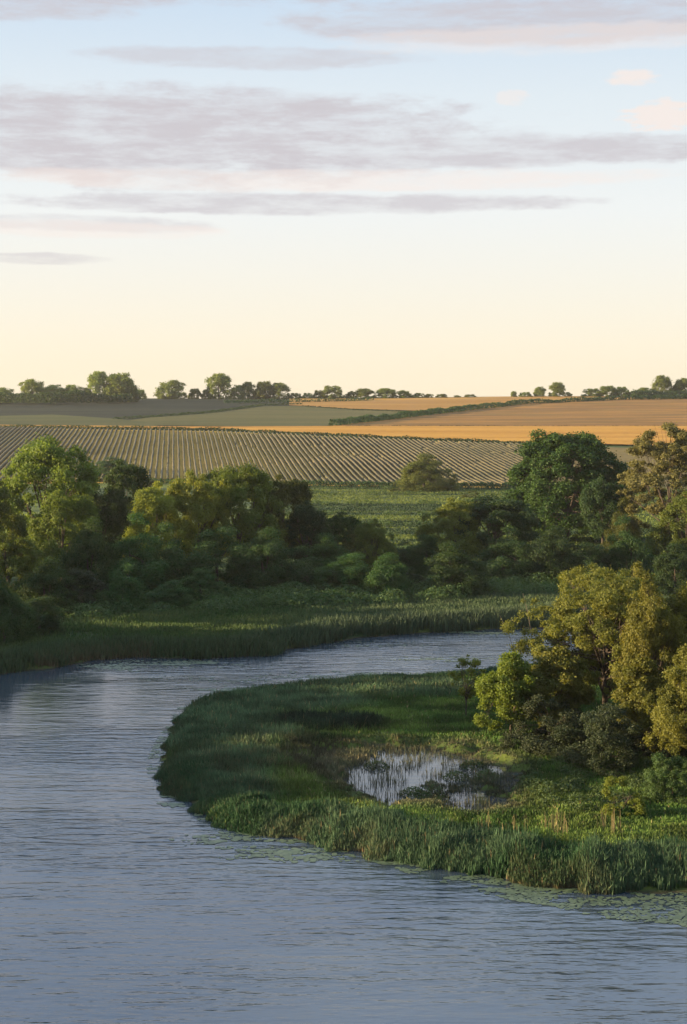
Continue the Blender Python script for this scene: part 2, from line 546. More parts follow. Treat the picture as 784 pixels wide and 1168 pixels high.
# ---- river
m, nt, N, L, out = new_mat('river_water')
w1 = noise(nt, mapping(nt, (.42, 1.7, 1)), 1.0, 3, .5)
w2 = noise(nt, mapping(nt, (1.3, 4.2, 1), (5, 3, 0), (0, 0, .12)), 1.0, 3, .5)
w3 = noise(nt, mapping(nt, (.12, .35, 1), (2, 9, 0), (0, 0, -.1)), 1.0, 2, .5)
calm = maprange(nt, noise(nt, mapping(nt, (.035, .09, 1), (4, 4, 0)), 1.0, 3, .6), .36, .62, .42, 1.1)
hgt = math_(nt, 'ADD', math_(nt, 'MULTIPLY', w1, .125), math_(nt, 'MULTIPLY', w2, .034))
hgt = math_(nt, 'ADD', math_(nt, 'MULTIPLY', hgt, calm), math_(nt, 'MULTIPLY', w3, .06))
g = N.new('ShaderNodeNewGeometry'); sp = N.new('ShaderNodeSeparateXYZ'); L.new(g.outputs['Position'], sp.inputs[0])
# calmer water in the lee of the two banks
wv = math_(nt, 'MULTIPLY', math_(nt, 'SUBTRACT', noise(nt, mapping(nt, (.1, .2, 1)), 1.0, 3, .6), .5), 14.0)
xs_ = math_(nt, 'ADD', sp.outputs['X'], wv)
lee = math_(nt, 'MAXIMUM', math_(nt, 'MULTIPLY', maprange(nt, xs_, -14, -25), maprange(nt, sp.outputs['Y'], 92, 112)),
            math_(nt, 'MULTIPLY', maprange(nt, xs_, 9, 16), maprange(nt, sp.outputs['Y'], 88, 76)))
hgt = math_(nt, 'MULTIPLY', hgt, math_(nt, 'SUBTRACT', 1.0, math_(nt, 'MULTIPLY', lee, .72)))
bp = N.new('ShaderNodeBump'); bp.inputs['Strength'].default_value = 1.0; bp.inputs['Distance'].default_value = 1.0
L.new(hgt, bp.inputs['Height'])
d = N.new('ShaderNodeBsdfPrincipled'); d.inputs['Base Color'].default_value = (.03, .045, .062, 1)
d.inputs['Roughness'].default_value = .09; d.inputs['IOR'].default_value = 1.9
L.new(bp.outputs[0], d.inputs['Normal']); L.new(d.outputs[0], out.inputs['Surface'])
WV = np.array([[-300, 0, 0], [400, 0, 0], [400, 260, 0], [-300, 260, 0]], float)
link('river_water', mesh_from('river_water', WV, np.array([0, 1, 2, 3]), 4, m), kind='structure')


m = m.copy(); m.name = 'pond_water'
for q in m.node_tree.nodes:
    if q.type == 'BUMP': q.inputs['Strength'].default_value = .12
    if q.type == 'BSDF_PRINCIPLED': q.inputs['Roughness'].default_value = .04; q.inputs['Base Color'].default_value = (.04, .045, .05, 1)
pc = POND.mean(0); pe = pc + (POND - pc) * 1.35
link('pond_water', mesh_from('pond_water', np.c_[pe, np.full(len(pe), .006)], np.arange(len(pe)), len(pe), m), kind='structure')


# ---- far fields, draped on the hill
def unproj(px, py, dmin=380, dmax=960):
    px = np.asarray(px, float).ravel(); py = np.asarray(py, float).ravel()
    dx, dy, dz = ray(px, py)
    Ds = np.arange(dmin, dmax + .1, 1.0)
    t = Ds[None, :] / dy[:, None]
    X = dx[:, None] * t; Z = EYE + dz[:, None] * t
    G = base_h(X, np.broadcast_to(Ds, X.shape))
    below = Z <= G
    hit = np.where(below.any(1), below.argmax(1), len(Ds) - 1)
    k = np.arange(len(px))
    return X[k, hit], Ds[hit], G[k, hit]


def li(line, x):
    a = np.array(line, float); return np.interp(x, a[:, 0], a[:, 1])


def field(name, top, bot, x0, x1, off, mat, step=5, rows=14, **kw):
    xs = np.arange(x0, x1 + step, step)
    T = li(top, xs); B = li(bot, xs)
    k = np.linspace(0, 1, rows)
    PX = np.broadcast_to(xs, (rows, len(xs))); PYY = T[None] * k[:, None] + B[None] * (1 - k[:, None])
    X, Y, Z = unproj(PX, PYY)
    n = len(xs)
    i0 = (np.arange(rows - 1)[:, None] * n + np.arange(n - 1)[None]).ravel()
    return link(name, mesh_from(name, np.stack([X, Y, Z + off], 1), np.stack([i0, i0 + 1, i0 + n + 1, i0 + n], 1), 4, mat, True), kind='structure')


V_TOP = [(-80, 487.5), (0, 488.5), (250, 492.5), (400, 500), (590, 508), (784, 513)]
V_BOT = [(-80, 553), (180, 551), (330, 554), (590, 557), (784, 558)]
G_TOP = [(-80, 485.5), (250, 488.3), (400, 487.5), (860, 487.5)]
HEDGE = [(330, 488), (380, 486.5), (430, 481), (520, 470.5), (600, 461.5), (700, 457), (800, 455.6), (860, 455)]
field('vineyard_soil', V_TOP, V_BOT, -80, 600, .12, field_mat('vineyard_soil', (.38, .24, .045), (.50, .32, .065), (.02, .05, .05)), rows=26)
field('scrub_field', V_TOP, V_BOT, 600, 860, .12, field_mat('dry_scrub', (.11, .085, .03), (.17, .13, .045), (.03, .08, .05)), rows=26)
field('shade_toned_field', [(-80, 450), (460, 450)], G_TOP, -80, 470, .15, field_mat('shade_toned_soil', (.012, .017, .008), (.028, .032, .014), (.006, .03, .05)))  # hillside shade put into the base colour of this field
field('left_green_field', [(-80, 480), (0, 475), (60, 473.5), (130, 478), (180, 484)], G_TOP, -80, 180, .3, field_mat('stubble_green', (.055, .062, .02), (.08, .082, .026)))
field('olive_field', [(120, 484), (170, 477), (240, 472), (300, 464), (350, 464), (470, 470)], [(120, 485), (300, 487.5), (380, 486.5), (430, 481), (470, 476)], 120, 470, .3, field_mat('olive_stubble', (.070, .072, .022), (.105, .095, .03), (.006, .04, .05)))
field('golden_hill_field', [(330, 450), (860, 450)], [(330, 463), (400, 467), (500, 470), (520, 470.5), (600, 461.5), (700, 457), (860, 455)], 330, 860, .45, field_mat('golden_stubble', (.28, .15, .035), (.38, .22, .05), (.006, .05, .05), (.24, .15, .06)))
field('brown_field', HEDGE, [(330, 489), (400, 488), (860, 488)], 380, 860, .45, field_mat('brown_stubble', (.17, .095, .024), (.30, .155, .036), (.014, .06, .05), (.15, .12, .035), furrow=(.10, .055, .03)))
field('golden_band_field', G_TOP, [(-80, 487), (0, 488), (250, 491.5), (400, 498.5), (590, 506.5), (860, 512)], -80, 860, .6, field_mat('ripe_grain', (.36, .175, .028), (.46, .25, .045), (.006, .08, .05)))


# ---- hedgerows
def hedge(name, label, pts, hh, ww, leaf, dens, mat, cat='hedge', parts=None, kind=None):
    r = np.random.default_rng(len(label))
    P = np.array(pts, float)
    seg = np.linalg.norm(np.diff(P, axis=0), axis=1); Lc = np.concatenate([[0], np.cumsum(seg)])
    n = int(Lc[-1] * dens)
    s = r.uniform(0, Lc[-1], n)
    x = np.interp(s, Lc, P[:, 0]); y = np.interp(s, Lc, P[:, 1])
    hloc = hh * (.55 + .75 * fbm(s / (hh * 2.5), 0 * s + 3, 3, 3))
    a = r.uniform(-.3, math.pi + .3, n); rr = r.uniform(.6, 1, n)
    dx = np.cos(a) * rr; dz = np.sin(a) * rr
    side = r.choice([-1, 1], n)
    # normal across the line
    tx = np.gradient(P[:, 0]); ty = np.gradient(P[:, 1])
    nxn = np.interp(s, Lc, -ty / np.hypot(tx, ty)); nyn = np.interp(s, Lc, tx / np.hypot(tx, ty))
    X = x + nxn * dx * ww / 2; Y = y + nyn * dx * ww / 2
    Z = height(X, Y) + np.maximum(.05, hloc * (dz * .62 + .3))
    Nn = np.stack([nxn * dx, nyn * dx, np.abs(dz) + .2], 1)
    V = leaf_quads(np.stack([X, Y, Z], 1), Nn, leaf, r, .7)
    tint = np.clip(fbm(s / (hh), dx, 5, 3) * .7 + r.random(n) * .3, 0, 1)
    o = link(name, mesh_from(name, V, np.arange(len(V)), 4, M[mat], attrs={'tint': np.repeat(tint, 4)}))
    if kind:
        o['kind'] = kind
    else:
        o['label'] = label; o['category'] = cat
    return o


def line_on_hill(l, n=60):
    a = np.array(l, float); xs = np.linspace(a[0, 0], a[-1, 0], n)
    X, Y, Z = unproj(xs, li(l, xs))
    return np.stack([X, Y], 1)


hedge('hedgerow', 'long low dark hedge dividing the vineyard from the bright golden band', line_on_hill([(-70, 487.6), (0, 488.6), (250, 492.3), (400, 499.6), (590, 507.6), (640, 509)]), 1.7, 2.2, .7, 26, 'dark')
hedge('hedgerow', 'dark hedge climbing diagonally across the hill to the right', line_on_hill(HEDGE[1:]), 3.4, 4.5, .9, 34, 'dark')
hedge('hedgerow', 'thin dark hedge line between the orange brown field and the golden band', line_on_hill([(395, 487.6), (860, 487.6)]), .8, 1.2, .5, 14, 'brownbush')
hedge('hedgerow', 'dark hedge running along the foot of the vineyard above the meadow', line_on_hill([(170, 552), (330, 555), (590, 558), (700, 559)]), 1.9, 2.6, .5, 50, 'dark')
hedge('hedgerow', 'faint dark hedge crossing the shaded field below the left skyline trees', line_on_hill([(130, 479), (180, 476), (240, 471.5), (300, 463), (345, 462)]), 1.5, 2.5, .7, 14, 'dark')
hedge('hedgerow', 'dark hedge lining the top edge of the orange field below the skyline', line_on_hill([(255, 460.5), (330, 459.5), (400, 458.5), (425, 457)]), 2.6, 3, .8, 20, 'dark')
hedge('hedgerow', 'low dark hedge reaching into the upper golden field', line_on_hill([(345, 464), (400, 468), (470, 470.5)]), 1.0, 2, .6, 14, 'brownbush')
hedge('hedgerow', 'tall blue green hedge under the right end of the skyline', line_on_hill([(722, 455), (784, 455.5), (860, 455.5)]), 6.5, 7, .9, 110, 'dark')
hedge('hedgerow', 'tall dark hedge joining the skyline trees at the far left', line_on_hill([(-70, 461), (60, 461.5), (150, 460.5)]), 7.5, 8, .9, 110, 'oak')

# ---- vineyard rows
m, nt, N, L, out = new_mat('vine_leaves')
n1 = noise(nt, mapping(nt, (1.2, 1.2, 1.2)), 1.0, 3, .7)
n2 = noise(nt, mapping(nt, (.012, .02, .01)), 1.0, 3, .6)
c = mixc(nt, maprange(nt, n1, .35, .65), (.028, .028, .007), (.10, .085, .018))
c = mixc(nt, maprange(nt, n2, .4, .62, 0, .5), c, (.13, .10, .035))
d = N.new('ShaderNodeBsdfPrincipled'); d.inputs['Roughness'].default_value = .8; L.new(c, d.inputs['Base Color']); L.new(d.outputs[0], out.inputs['Surface'])
VINE = m
XR0, STEP, SLP = -150.0, 1.72, -.113
rowlist = []
yy = np.arange(405, 640, 1.1)
for i in range(230):
    xi = XR0 + i * STEP
    x = xi + SLP * (yy - 500)
    z = base_h(x, yy)
    px, py = proj(x, yy, z)
    ok = (py > li(V_TOP, px) + .8) & (py < li(V_BOT, px) - .6) & (px > -60) & (px < 598)
    if ok.sum() < 12: continue
    rowlist.append((i, x[ok], yy[ok], z[ok]))
for i, x, y, z in rowlist:
    n = len(x)
    r = np.random.default_rng(i + 500)
    hh = 1.0 + .14 * (r.random(n) - .5); ww = .34 + .14 * (r.random(n) - .5)
    jx = (r.random(n) - .5) * .16 + (fbm(y * .05 + i * 3.1, y * 0 + i * .37, 2, 3) - .5) * .35
    vig = fbm(x * .03, y * .03, 4, 3)
    hh = hh * (.72 + .6 * vig)
    for g_ in range(r.integers(0, 3)):
        g0 = r.integers(0, n); hh[g0:g0 + r.integers(1, 5)] *= .15
    prof = [(-.8, .12), (-1, .55), (-.6, 1), (.6, 1), (1, .55), (.8, .12)]
    V = np.stack([np.stack([x + jx + a * ww, y, z + .12 + b * hh], 1) for a, b in prof], 1)
    V = V - np.array([x[0], y[0], z[0]])
    k = np.arange(n - 1)[:, None] * 6 + np.arange(5)[None]
    k = k.ravel()
    Fc = np.stack([k, k + 1, k + 7, k + 6], 1)
    o = link('vine_row', mesh_from('vine_row', V.reshape(-1, 3), Fc, 4, VINE), loc=(x[0], y[0], z[0]))
    o['label'] = 'one of the long parallel vine rows running up the striped hillside field'
    o['category'] = 'vine row'; o['group'] = 'vine rows on the hillside'

# ================================================================== TREES
T = [
    # cx, D, width px, top px, kind, mat, label
    (52, 205, 128, 506, 'round_a', 'yellowgreen', 'tallest yellow green tree on the left bank, broad crown in front of the vineyard stripes'),
    (-12, 190, 80, 545, 'round_b', 'yellowgreen', 'yellow green tree cut by the left edge, beside the tall broad crown'),
    (140, 222, 74, 531, 'round_b', 'oak', 'dark olive tree filling the gap between the tall left tree and the yellow tree'),
    (118, 205, 60, 560, 'round_c', 'oak', 'narrow dark green tree just right of the tall left tree'),
    (70, 186, 84, 566, 'round_b', 'yellowgreen', 'green tree with light top standing in front of the tallest left tree'),
    (8, 168, 92, 612, 'round_c', 'yellowgreen', 'green leafy tree low at the left edge above the river bank'),
    (50, 163, 84, 640, 'mound_a', 'willow', 'rounded green willow near the left edge above the grassy bank'),
    (2, 143, 74, 664, 'mound_a', 'willow', 'bushy green willow hanging over the bank at the lowest left edge'),
    (44, 149, 56, 684, 'mound_c', 'dark', 'small dark willow by the water right of the lowest left one'),
    (12, 151, 70, 690, 'mound_b', 'dark', 'dark bushy willow at the waterside at the far left'),
    (100, 178, 72, 596, 'mound_a', 'willow', 'dark green willow below the narrow tree on the left bank'),
    (148, 180, 96, 590, 'mound_b', 'willow', 'broad dark willow mound below the left end of the yellow tree'),
    (92, 166, 60, 652, 'mound_c', 'brownbush', 'brownish dark bush between green willows on the left bank'),
    (138, 168, 68, 645, 'mound_b', 'willow', 'leaning green willow mound at the edge of the left grassy bank'),
    (192, 170, 66, 664, 'mound_a', 'willow', 'low rounded willow in front of the dark mounds left of centre'),
    (178, 194, 84, 556, 'round_b', 'yellow', 'bright yellow tree catching the sun left of the olive trees'),
    (225, 197, 76, 540, 'round_c', 'yellow', 'taller yellow green tree joined to the bright yellow one'),
    (272, 202, 100, 535, 'round_a', 'yellowgreen', 'tall green gold tree right of the yellow trees, top against the vineyard'),
    (322, 206, 74, 548, 'round_b', 'olive', 'darker olive tree at the right end of the tall central group'),
    (200, 184, 84, 600, 'mound_b', 'willow', 'dark willow under the bright yellow tree'),
    (248, 186, 84, 606, 'mound_c', 'willow', 'dark willow under the tall green gold tree'),
    (300, 186, 88, 606, 'mound_a', 'dark', 'wide dark willow under the darker olive tree'),
    (228, 176, 60, 650, 'mound_a', 'willow', 'small rounded willow in front of the central dark willows'),
    (350, 202, 70, 576, 'round_b', 'dark', 'dark tree stepping down right of the central group'),
    (386, 208, 60, 586, 'round_c', 'oak', 'low dark tree at the left border of the meadow gap'),
    (426, 198, 50, 596, 'round_b', 'olive', 'small olive tree standing before the green meadow gap'),
    (352, 184, 78, 626, 'mound_b', 'dark', 'dark mound below the stepped down trees left of the gap'),
    (398, 182, 66, 634, 'mound_c', 'willow', 'dark green mound below the low tree by the meadow gap'),
    (440, 180, 66, 634, 'mound_a', 'willow', 'rounded mound directly under the small olive tree'),
    (472, 188, 50, 648, 'mound_b', 'dark', 'low dark mound at the foot of the meadow gap'),
    (518, 212, 78, 572, 'round_b', 'goldgreen', 'sunlit yellow green tree at the right border of the meadow gap'),
    (565, 214, 112, 569, 'round_a', 'dark', 'broad dark bluish tree below left of the great oak'),
    (520, 182, 84, 622, 'mound_a', 'willow', 'rounded dark willow below the sunlit tree right of the gap'),
    (575, 196, 84, 604, 'mound_b', 'dark', 'dark mound under the broad bluish tree'),
    (628, 196, 84, 604, 'mound_a', 'dark', 'dark mound under the left half of the great oak'),
    (648, 252, 134, 495, 'oak', 'oak', 'great round dark green oak towering in front of the golden fields'),
    (688, 236, 52, 545, 'round_c', 'dark', 'dark narrow tree leaning on the right side of the great oak'),
    (676, 194, 60, 622, 'mound_c', 'dark', 'dark brownish mound under the right half of the great oak'),
    (764, 228, 130, 486, 'feather', 'brownolive', 'airy brown olive tree with visible forked limbs right of the great oak'),
    (715, 226, 50, 570, 'mound_b', 'olive', 'light olive shrub at the foot of the airy brown olive tree'),
    (722, 196, 76, 592, 'mound_b', 'willow', 'blue green mound between the great oak and the right edge'),
    (785, 212, 84, 566, 'round_b', 'yellowgreen', 'sunlit yellow green tree at the right edge under the airy tree'),
    (772, 184, 64, 622, 'mound_a', 'dark', 'dark mound at the right edge above the golden riverside tree'),
    (460, 214, 74, 618, 'mound_b', 'dark', 'dark bushy mound closing the lower end of the meadow gap'),
    (404, 206, 66, 604, 'mound_a', 'olive', 'olive mound left of the small olive tree at the meadow gap'),
    (486, 206, 50, 612, 'mound_c', 'willow', 'green mound at the lower right corner of the meadow gap'),
    (376, 192, 70, 612, 'mound_a', 'willow', 'green willow between the low dark trees left of the meadow gap'),
    (484, 400, 66, 519, 'mound_a', 'olive', 'lone rounded brownish bush tree at the foot of the vineyard'),
    (132, 445, 56, 522, 'mound_a', 'dark', 'flat topped dark clump against the vineyard stripes behind the left trees'),
    (165, 395, 40, 546, 'round_b', 'olive', 'small pale olive tree at the lower left corner of the vineyard'),
]
for cx, D, w, top, kd, mt, lb in T:
    low = kd.startswith('mound')
    nm = 'willow_bush' if low and 'bush tree' not in lb else ('oak_tree' if kd == 'oak' else 'broadleaf_tree')
    plant_px(kd, nm, lb, 'bush' if low and 'bush tree' not in lb else 'tree', cx, D, w, top, mt)
plant_px('bush_c', 'meadow_shrub', 'small pale shrub at the left foot of the lone brownish bush tree', 'shrub', 456, 396, 26, 553, 'olive')
plant_px('bush_c', 'meadow_shrub', 'small green shrub in the meadow right of the lone brownish bush tree', 'shrub', 536, 372, 22, 560, 'olive')

# foreground peninsula
FG = [
    ('gold_a', 'golden_tree', 'large golden olive tree with spreading limbs on the grassy peninsula', 'tree', 694, 104, 196, 654, 'golden'),
    ('gold_b', 'golden_tree', 'tall golden crown peaking behind the large spreading golden tree', 'tree', 712, 108, 110, 648, 'golden'),
    ('gold_b', 'golden_tree', 'gold tree squeezed between the large golden tree and the right edge one', 'tree', 748, 97, 96, 670, 'golden'),
    ('small_a', 'golden_sapling', 'low golden growth under the left half of the large golden tree', 'young tree', 634, 100, 96, 742, 'golden'),
    ('small_a', 'golden_sapling', 'low golden growth between the golden trunk and the right edge yellow tree', 'young tree', 738, 95, 84, 752, 'goldgreen'),
    ('gold_b', 'golden_tree', 'green gold tree at the right edge behind the golden tree', 'tree', 784, 105, 120, 662, 'goldgreen'),
    ('gold_b', 'golden_tree', 'yellow tree at the right edge nearest the camera, leaves down to the grass', 'tree', 800, 88, 110, 735, 'goldgreen'),
    ('small_a', 'young_tree', 'small bright green tree at the left foot of the golden tree', 'tree', 584, 99, 78, 748, 'bright'),
    ('sapling', 'sapling', 'thin airy sapling standing alone left of the bright green tree', 'sapling', 533, 107, 50, 748, 'bright'),
    ('bush_b', 'shrub', 'dark brown rounded shrub below the golden tree, on its left', 'shrub', 632, 97, 108, 796, 'brownbush'),
    ('bush_a', 'shrub', 'grey green shrub in front of the golden tree trunk', 'shrub', 690, 92, 118, 806, 'greybush'),
    ('bush_b', 'shrub', 'dark shrub filling the shade under the right golden trees', 'shrub', 742, 95, 100, 806, 'brownbush'),
    ('bush_c', 'shrub', 'small yellow leaved bush standing at the edge of the reeds', 'shrub', 716, 80, 54, 890, 'bright'),
    ('bush_a', 'shrub', 'green bush at the right edge under the yellow tree', 'shrub', 775, 83, 70, 865, 'scrub'),
    ('small_a', 'young_tree', 'green undergrowth tree below the right edge behind the dark shrubs', 'tree', 765, 98, 60, 770, 'scrub'),
]
for kd, nm, lb, cat, cx, D, w, top, mt in FG:
    plant_px(kd, nm, lb, cat, cx, D, w, top, mt)
# just outside the right edge: seen mirrored in the river
plant('gold_a', 'golden_tree', 'golden tree just outside the right edge, mirrored in the river', 'tree', 27.5, 84, 12, 13, 'golden')
plant('gold_b', 'golden_tree', 'second golden tree outside the right edge further from the river', 'tree', 33, 96, 11, 13, 'goldgreen')

# bare dead branches poking out of the golden tree
def snag(label, x, y, z, pts):
    V, Fc = tube_pts([(0, 0, 0)] + pts, [.04] + [.025, .016, .008][:len(pts)], 5)
    V2, F2 = tube_pts([pts[0], (pts[0][0] - .9, pts[0][1], pts[0][2] + .7)], [.012, .005], 5)
    o = link('dead_sapling', mesh_from('dead_sapling', np.vstack([V, V2]), np.vstack([Fc, F2 + len(V)]), 4, BARKP, True), loc=(x, y, z))
    o['label'] = label; o['category'] = 'dead sapling'


x, y = (612 - CX) / F * 108, 108
snag('bare dead stem poking above the left shoulder of the golden tree', x, y, h1(x, y) - .2, [(-.1, 0, 5), (-.5, 0, 7.6), (-.9, 0, 9.2)])
x, y = (590 - CX) / F * 109, 109
snag('shorter bare dead stem left of the golden tree over the water', x, y, h1(x, y) - .2, [(0, 0, 4), (-.5, 0, 6.0), (-1.2, 0, 7.4)])

# off-frame trees added on the left bluff to shade the valley floor
k = 0
for j, (x, y) in enumerate([(-72, 60), (-80, 82), (-70, 100), (-84, 118), (-74, 138), (-88, 152), (-78, 172), (-96, 100), (-100, 135), (-98, 170), (-60, 108), (-56, 84)]):
    plant(['round_a', 'round_b', 'round_c'][j % 3], 'broadleaf_tree', 'unseen tree added on the left bluff to shade the valley, %s' % ['above the near bend', 'above the middle bend', 'above the far bend', 'high on the crest'][j % 4], 'tree', x, y, 12 + j % 4, 7 + (j * 5) % 4, 'oak', group='unseen shade trees on the left bluff')

# skyline trees
R = [
    (4, 460, 28, 443, 'c', 'dark round tree at the very left end of the skyline'),
    (38, 461, 32, 434, 'c', 'highest dark dome in the leftmost skyline hedge'),
    (64, 461, 24, 440, 'b', 'low dark tree right of the highest dome at the left skyline'),
    (84, 461, 22, 440, 'c', 'low dark tree between the left dome and the tall pair'),
    (98, 461, 14, 443, 'b', 'small tree tucked against the tall left skyline pair'),
    (114, 461, 27, 426, 'a', 'left one of the tall pair of skyline trees'),
    (138, 461, 32, 427, 'b', 'right one of the tall pair of skyline trees'),
    (142, 464, 34, 439, 'c', 'dark bush in front of the right tree of the tall skyline pair'),
    (161, 457, 12, 445, 'b', 'tiny pale shrub right of the tall skyline pair'),
    (197, 457, 33, 435, 'c', 'solitary round skyline tree between the tall pair and the domed tree'),
    (223, 457, 13, 444, 'b', 'small bush just right of the solitary round skyline tree'),
    (236, 457, 9, 445, 'b', 'tiny bush touching the left side of the domed skyline tree'),
    (251, 457, 28, 428, 'a', 'tall domed skyline tree on a thick trunk'),
    (272, 457, 15, 440, 'b', 'small tree just right of the tall domed one'),
    (283, 457, 15, 437, 'a', 'pale tree starting the central skyline cluster'),
    (298, 458, 15, 442, 'c', 'pale low shrub inside the central skyline cluster'),
    (302, 457, 20, 436, 'b', 'highest tree inside the central skyline cluster'),
    (319, 457, 22, 438, 'a', 'dark tree ending the central skyline cluster'),
    (337, 457, 14, 449, 'c', 'first of the low bushes right of the central skyline cluster'),
    (351, 457, 12, 449, 'c', 'second low bush right of the central skyline cluster'),
    (364, 457, 13, 446, 'c', 'low shoulder of the pale skyline mound'),
    (379, 457, 24, 441, 'c', 'pale rounded mound tree alone near the middle of the skyline'),
    (401, 456, 12, 447, 'c', 'small round bush right of the pale mound tree'),
    (417, 456, 22, 444, 'b', 'left tree of the flat pair above the orange field'),
    (440, 456, 24, 444, 'a', 'right tree of the flat pair above the orange field'),
    (460, 455.5, 17, 446, 'c', 'single round bush right of the flat pair'),
    (477, 455.5, 14, 449, 'c', 'left one of two tiny joined skyline bushes'),
    (489, 455, 10, 450, 'c', 'right one of two tiny joined skyline bushes'),
    (504, 455, 13, 450, 'c', 'tiny flat bush on the bare middle skyline'),
    (521, 455, 8, 451.5, 'c', 'faintest dot of a bush on the bare middle skyline'),
    (536, 455, 13, 450.5, 'c', 'last tiny bush before the bare stretch of skyline'),
    (586, 454, 7, 447, 'b', 'small pale bush starting the group right of the bare skyline'),
    (599, 454, 14, 448, 'c', 'dark low bush beside the small pale one on the skyline'),
    (616, 454, 13, 442, 'b', 'conical tree left of the bright skyline tree'),
    (634, 454, 18, 437, 'b', 'bright green upright tree on the right skyline'),
    (647, 454, 9, 448, 'c', 'small bush at the right foot of the bright skyline tree'),
    (675, 454, 20, 444, 'c', 'first tree of the low row on the right skyline'),
    (692, 454, 20, 441, 'b', 'second tree of the low row on the right skyline'),
    (708, 454, 17, 442, 'c', 'third tree of the low row on the right skyline'),
    (721, 454, 12, 447, 'c', 'low end of the row of trees on the right skyline'),
    (734, 455, 22, 443, 'c', 'rounded left end of the tall blue green hedge'),
    (754, 455.5, 22, 430, 'a', 'tallest tree of the right skyline, rising over the hedge'),
    (778, 455, 20, 433, 'a', 'tree at the right edge of the skyline'),
    (770, 455, 16, 440, 'b', 'tree filling the notch between the two tallest right skyline trees'),
]
for cx, base, w, top, kd, lb in R:
    D = 950.0 if base < 460 else 900.0
    x = (cx - CX) / F * D
    z = float(base_h(np.array([x]), np.array([D]))[0])
    ztop = EYE - (top - HOR) * D / F
    plant('ridge_' + kd, 'skyline_tree' if kd != 'c' else 'skyline_bush', lb, 'tree' if kd != 'c' else 'bush', x, D, w * D / F * 1.08, max(1.5, ztop - z + .3), 'ridge', z=z)


# ================================================================== GRASS AND REEDS
BL = col_mat('grass_blades')


def blades(name, X, Y, Z, Hh, Wd, Cb, Ct, lean=.25, seed=1, kind='stuff', bend=.3):
    """three-tier blades: base colour Cb, tip colour Ct (n,3)"""
    r = np.random.default_rng(seed); n = len(X)
    a = r.uniform(0, 2 * math.pi, n); u = np.stack([np.cos(a), np.sin(a), np.zeros(n)], 1)
    la = r.uniform(0, 2 * math.pi, n); ll = np.abs(r.normal(0, lean, n)) * Hh
    ld = np.stack([np.cos(la) * ll, np.sin(la) * ll, np.zeros(n)], 1)
    B = np.stack([X, Y, Z], 1); up = np.array([0, 0, 1.])
    w = (Wd * .5)[:, None] * u
    mid = B + up * (Hh * .55)[:, None] + ld * .35
    top = B + up * (Hh * (1 - .25 * np.minimum(1, ll / Hh)))[:, None] + ld
    V = np.stack([B - w * .7, B + w * .7, mid + w, mid - w, top + w * .25, top - w * .25], 1).reshape(-1, 3)
    k = np.arange(n)[:, None] * 6
    Fc = np.concatenate([k + np.array([[0, 1, 2, 3]]), k + np.array([[3, 2, 4, 5]])], 1).reshape(-1, 4)
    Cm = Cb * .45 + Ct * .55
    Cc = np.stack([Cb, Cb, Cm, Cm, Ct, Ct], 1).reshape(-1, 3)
    return link(name, mesh_from(name, V, Fc, 4, BL, attrs={'col': Cc}), kind=kind)


def C3(*rgb):
    return np.array(rgb, float)


def mixa(a, b, t):
    return a[None] * (1 - t[:, None]) + b[None] * t[:, None] if a.ndim == 1 else a * (1 - t[:, None]) + b[None] * t[:, None]


# --- peninsula grass
n = 560000
X = rng.uniform(-14, 34, n); Y = rng.uniform(68, 135, n)
# more of them near the camera
keep = rng.random(n) < (80 / Y) ** 1.3
X, Y = X[keep], Y[keep]
sd = sdf(PEN, X, Y); keep = (sd > .2) & (X / Y < .26)
X, Y, sd = X[keep], Y[keep], sd[keep]
Z = height(X, Y)
pd = sdf(POND, X, Y)
keep = (Z > -.02) | ((pd > -2) & (rng.random(len(X)) < .10) & (Z > -.5))
X, Y, sd, Z, pd = X[keep], Y[keep], sd[keep], Z[keep], pd[keep]
px, py = proj(X, Y, Z)
nse = fbm(X * .25, Y * .25, 3, 3); nf = fbm(X * 1.3, Y * 1.3, 5, 2)
tuft = fbm(X * .8, Y * .9, 6, 3)


def ell(cx, cy, rx, ry, soft=.35):
    q = np.sqrt(((px - cx) / rx) ** 2 + ((py - cy) / ry) ** 2)
    return 1 - sstep(1 - soft, 1 + soft, q + (nse - .5) * .8)


tall = np.maximum.reduce([ell(255, 835, 95, 50), ell(250, 885, 70, 45), ell(330, 800, 90, 18), ell(430, 785, 120, 10)])
band = ell(385, 827, 65, 9, .25)
brown = ell(340, 872, 110, 28)
edge = 1 - sstep(1.5, 4.5, sd + (nse - .5) * 2)
rim = 1 - sstep(1.0, 3.0, -pd) ; rim = np.where(pd > 0, 1, rim)
Hh = .16 + .24 * tuft + .32 * tall + .5 * band + .2 * brown + - rim * .12
Hh = Hh * rng.uniform(.6, 1.3, len(X))
Wd = .035 + .04 * rng.random(len(X)) + .015 * (Y > 105)
g = C3(.048, .098, .020)
Ct = mixa(g, C3(.085, .132, .026), sstep(.35, .7, nse))
Ct = mixa(Ct, C3(.066, .112, .052), tall)
Ct = mixa(Ct, C3(.038, .072, .038), band)
Ct = mixa(Ct, C3(.095, .085, .04), brown * .6 * sstep(.4, .6, nf))
Ct = mixa(Ct, C3(.075, .065, .045), rim * .75)
straw = rng.random(len(X)) < .025
Ct[straw] = C3(.20, .17, .08)
Ct = Ct * rng.uniform(.6, 1.3, len(X))[:, None] * (1.45 - .2 * tall - .7 * band)[:, None] * (.65 + .7 * sstep(.3, .7, fbm(X * .45, Y * .6, 1, 3)))[:, None]
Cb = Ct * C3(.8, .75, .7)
blades('peninsula_grass', X, Y, Z - .05, Hh, Wd, Cb, Ct, .35, 3)

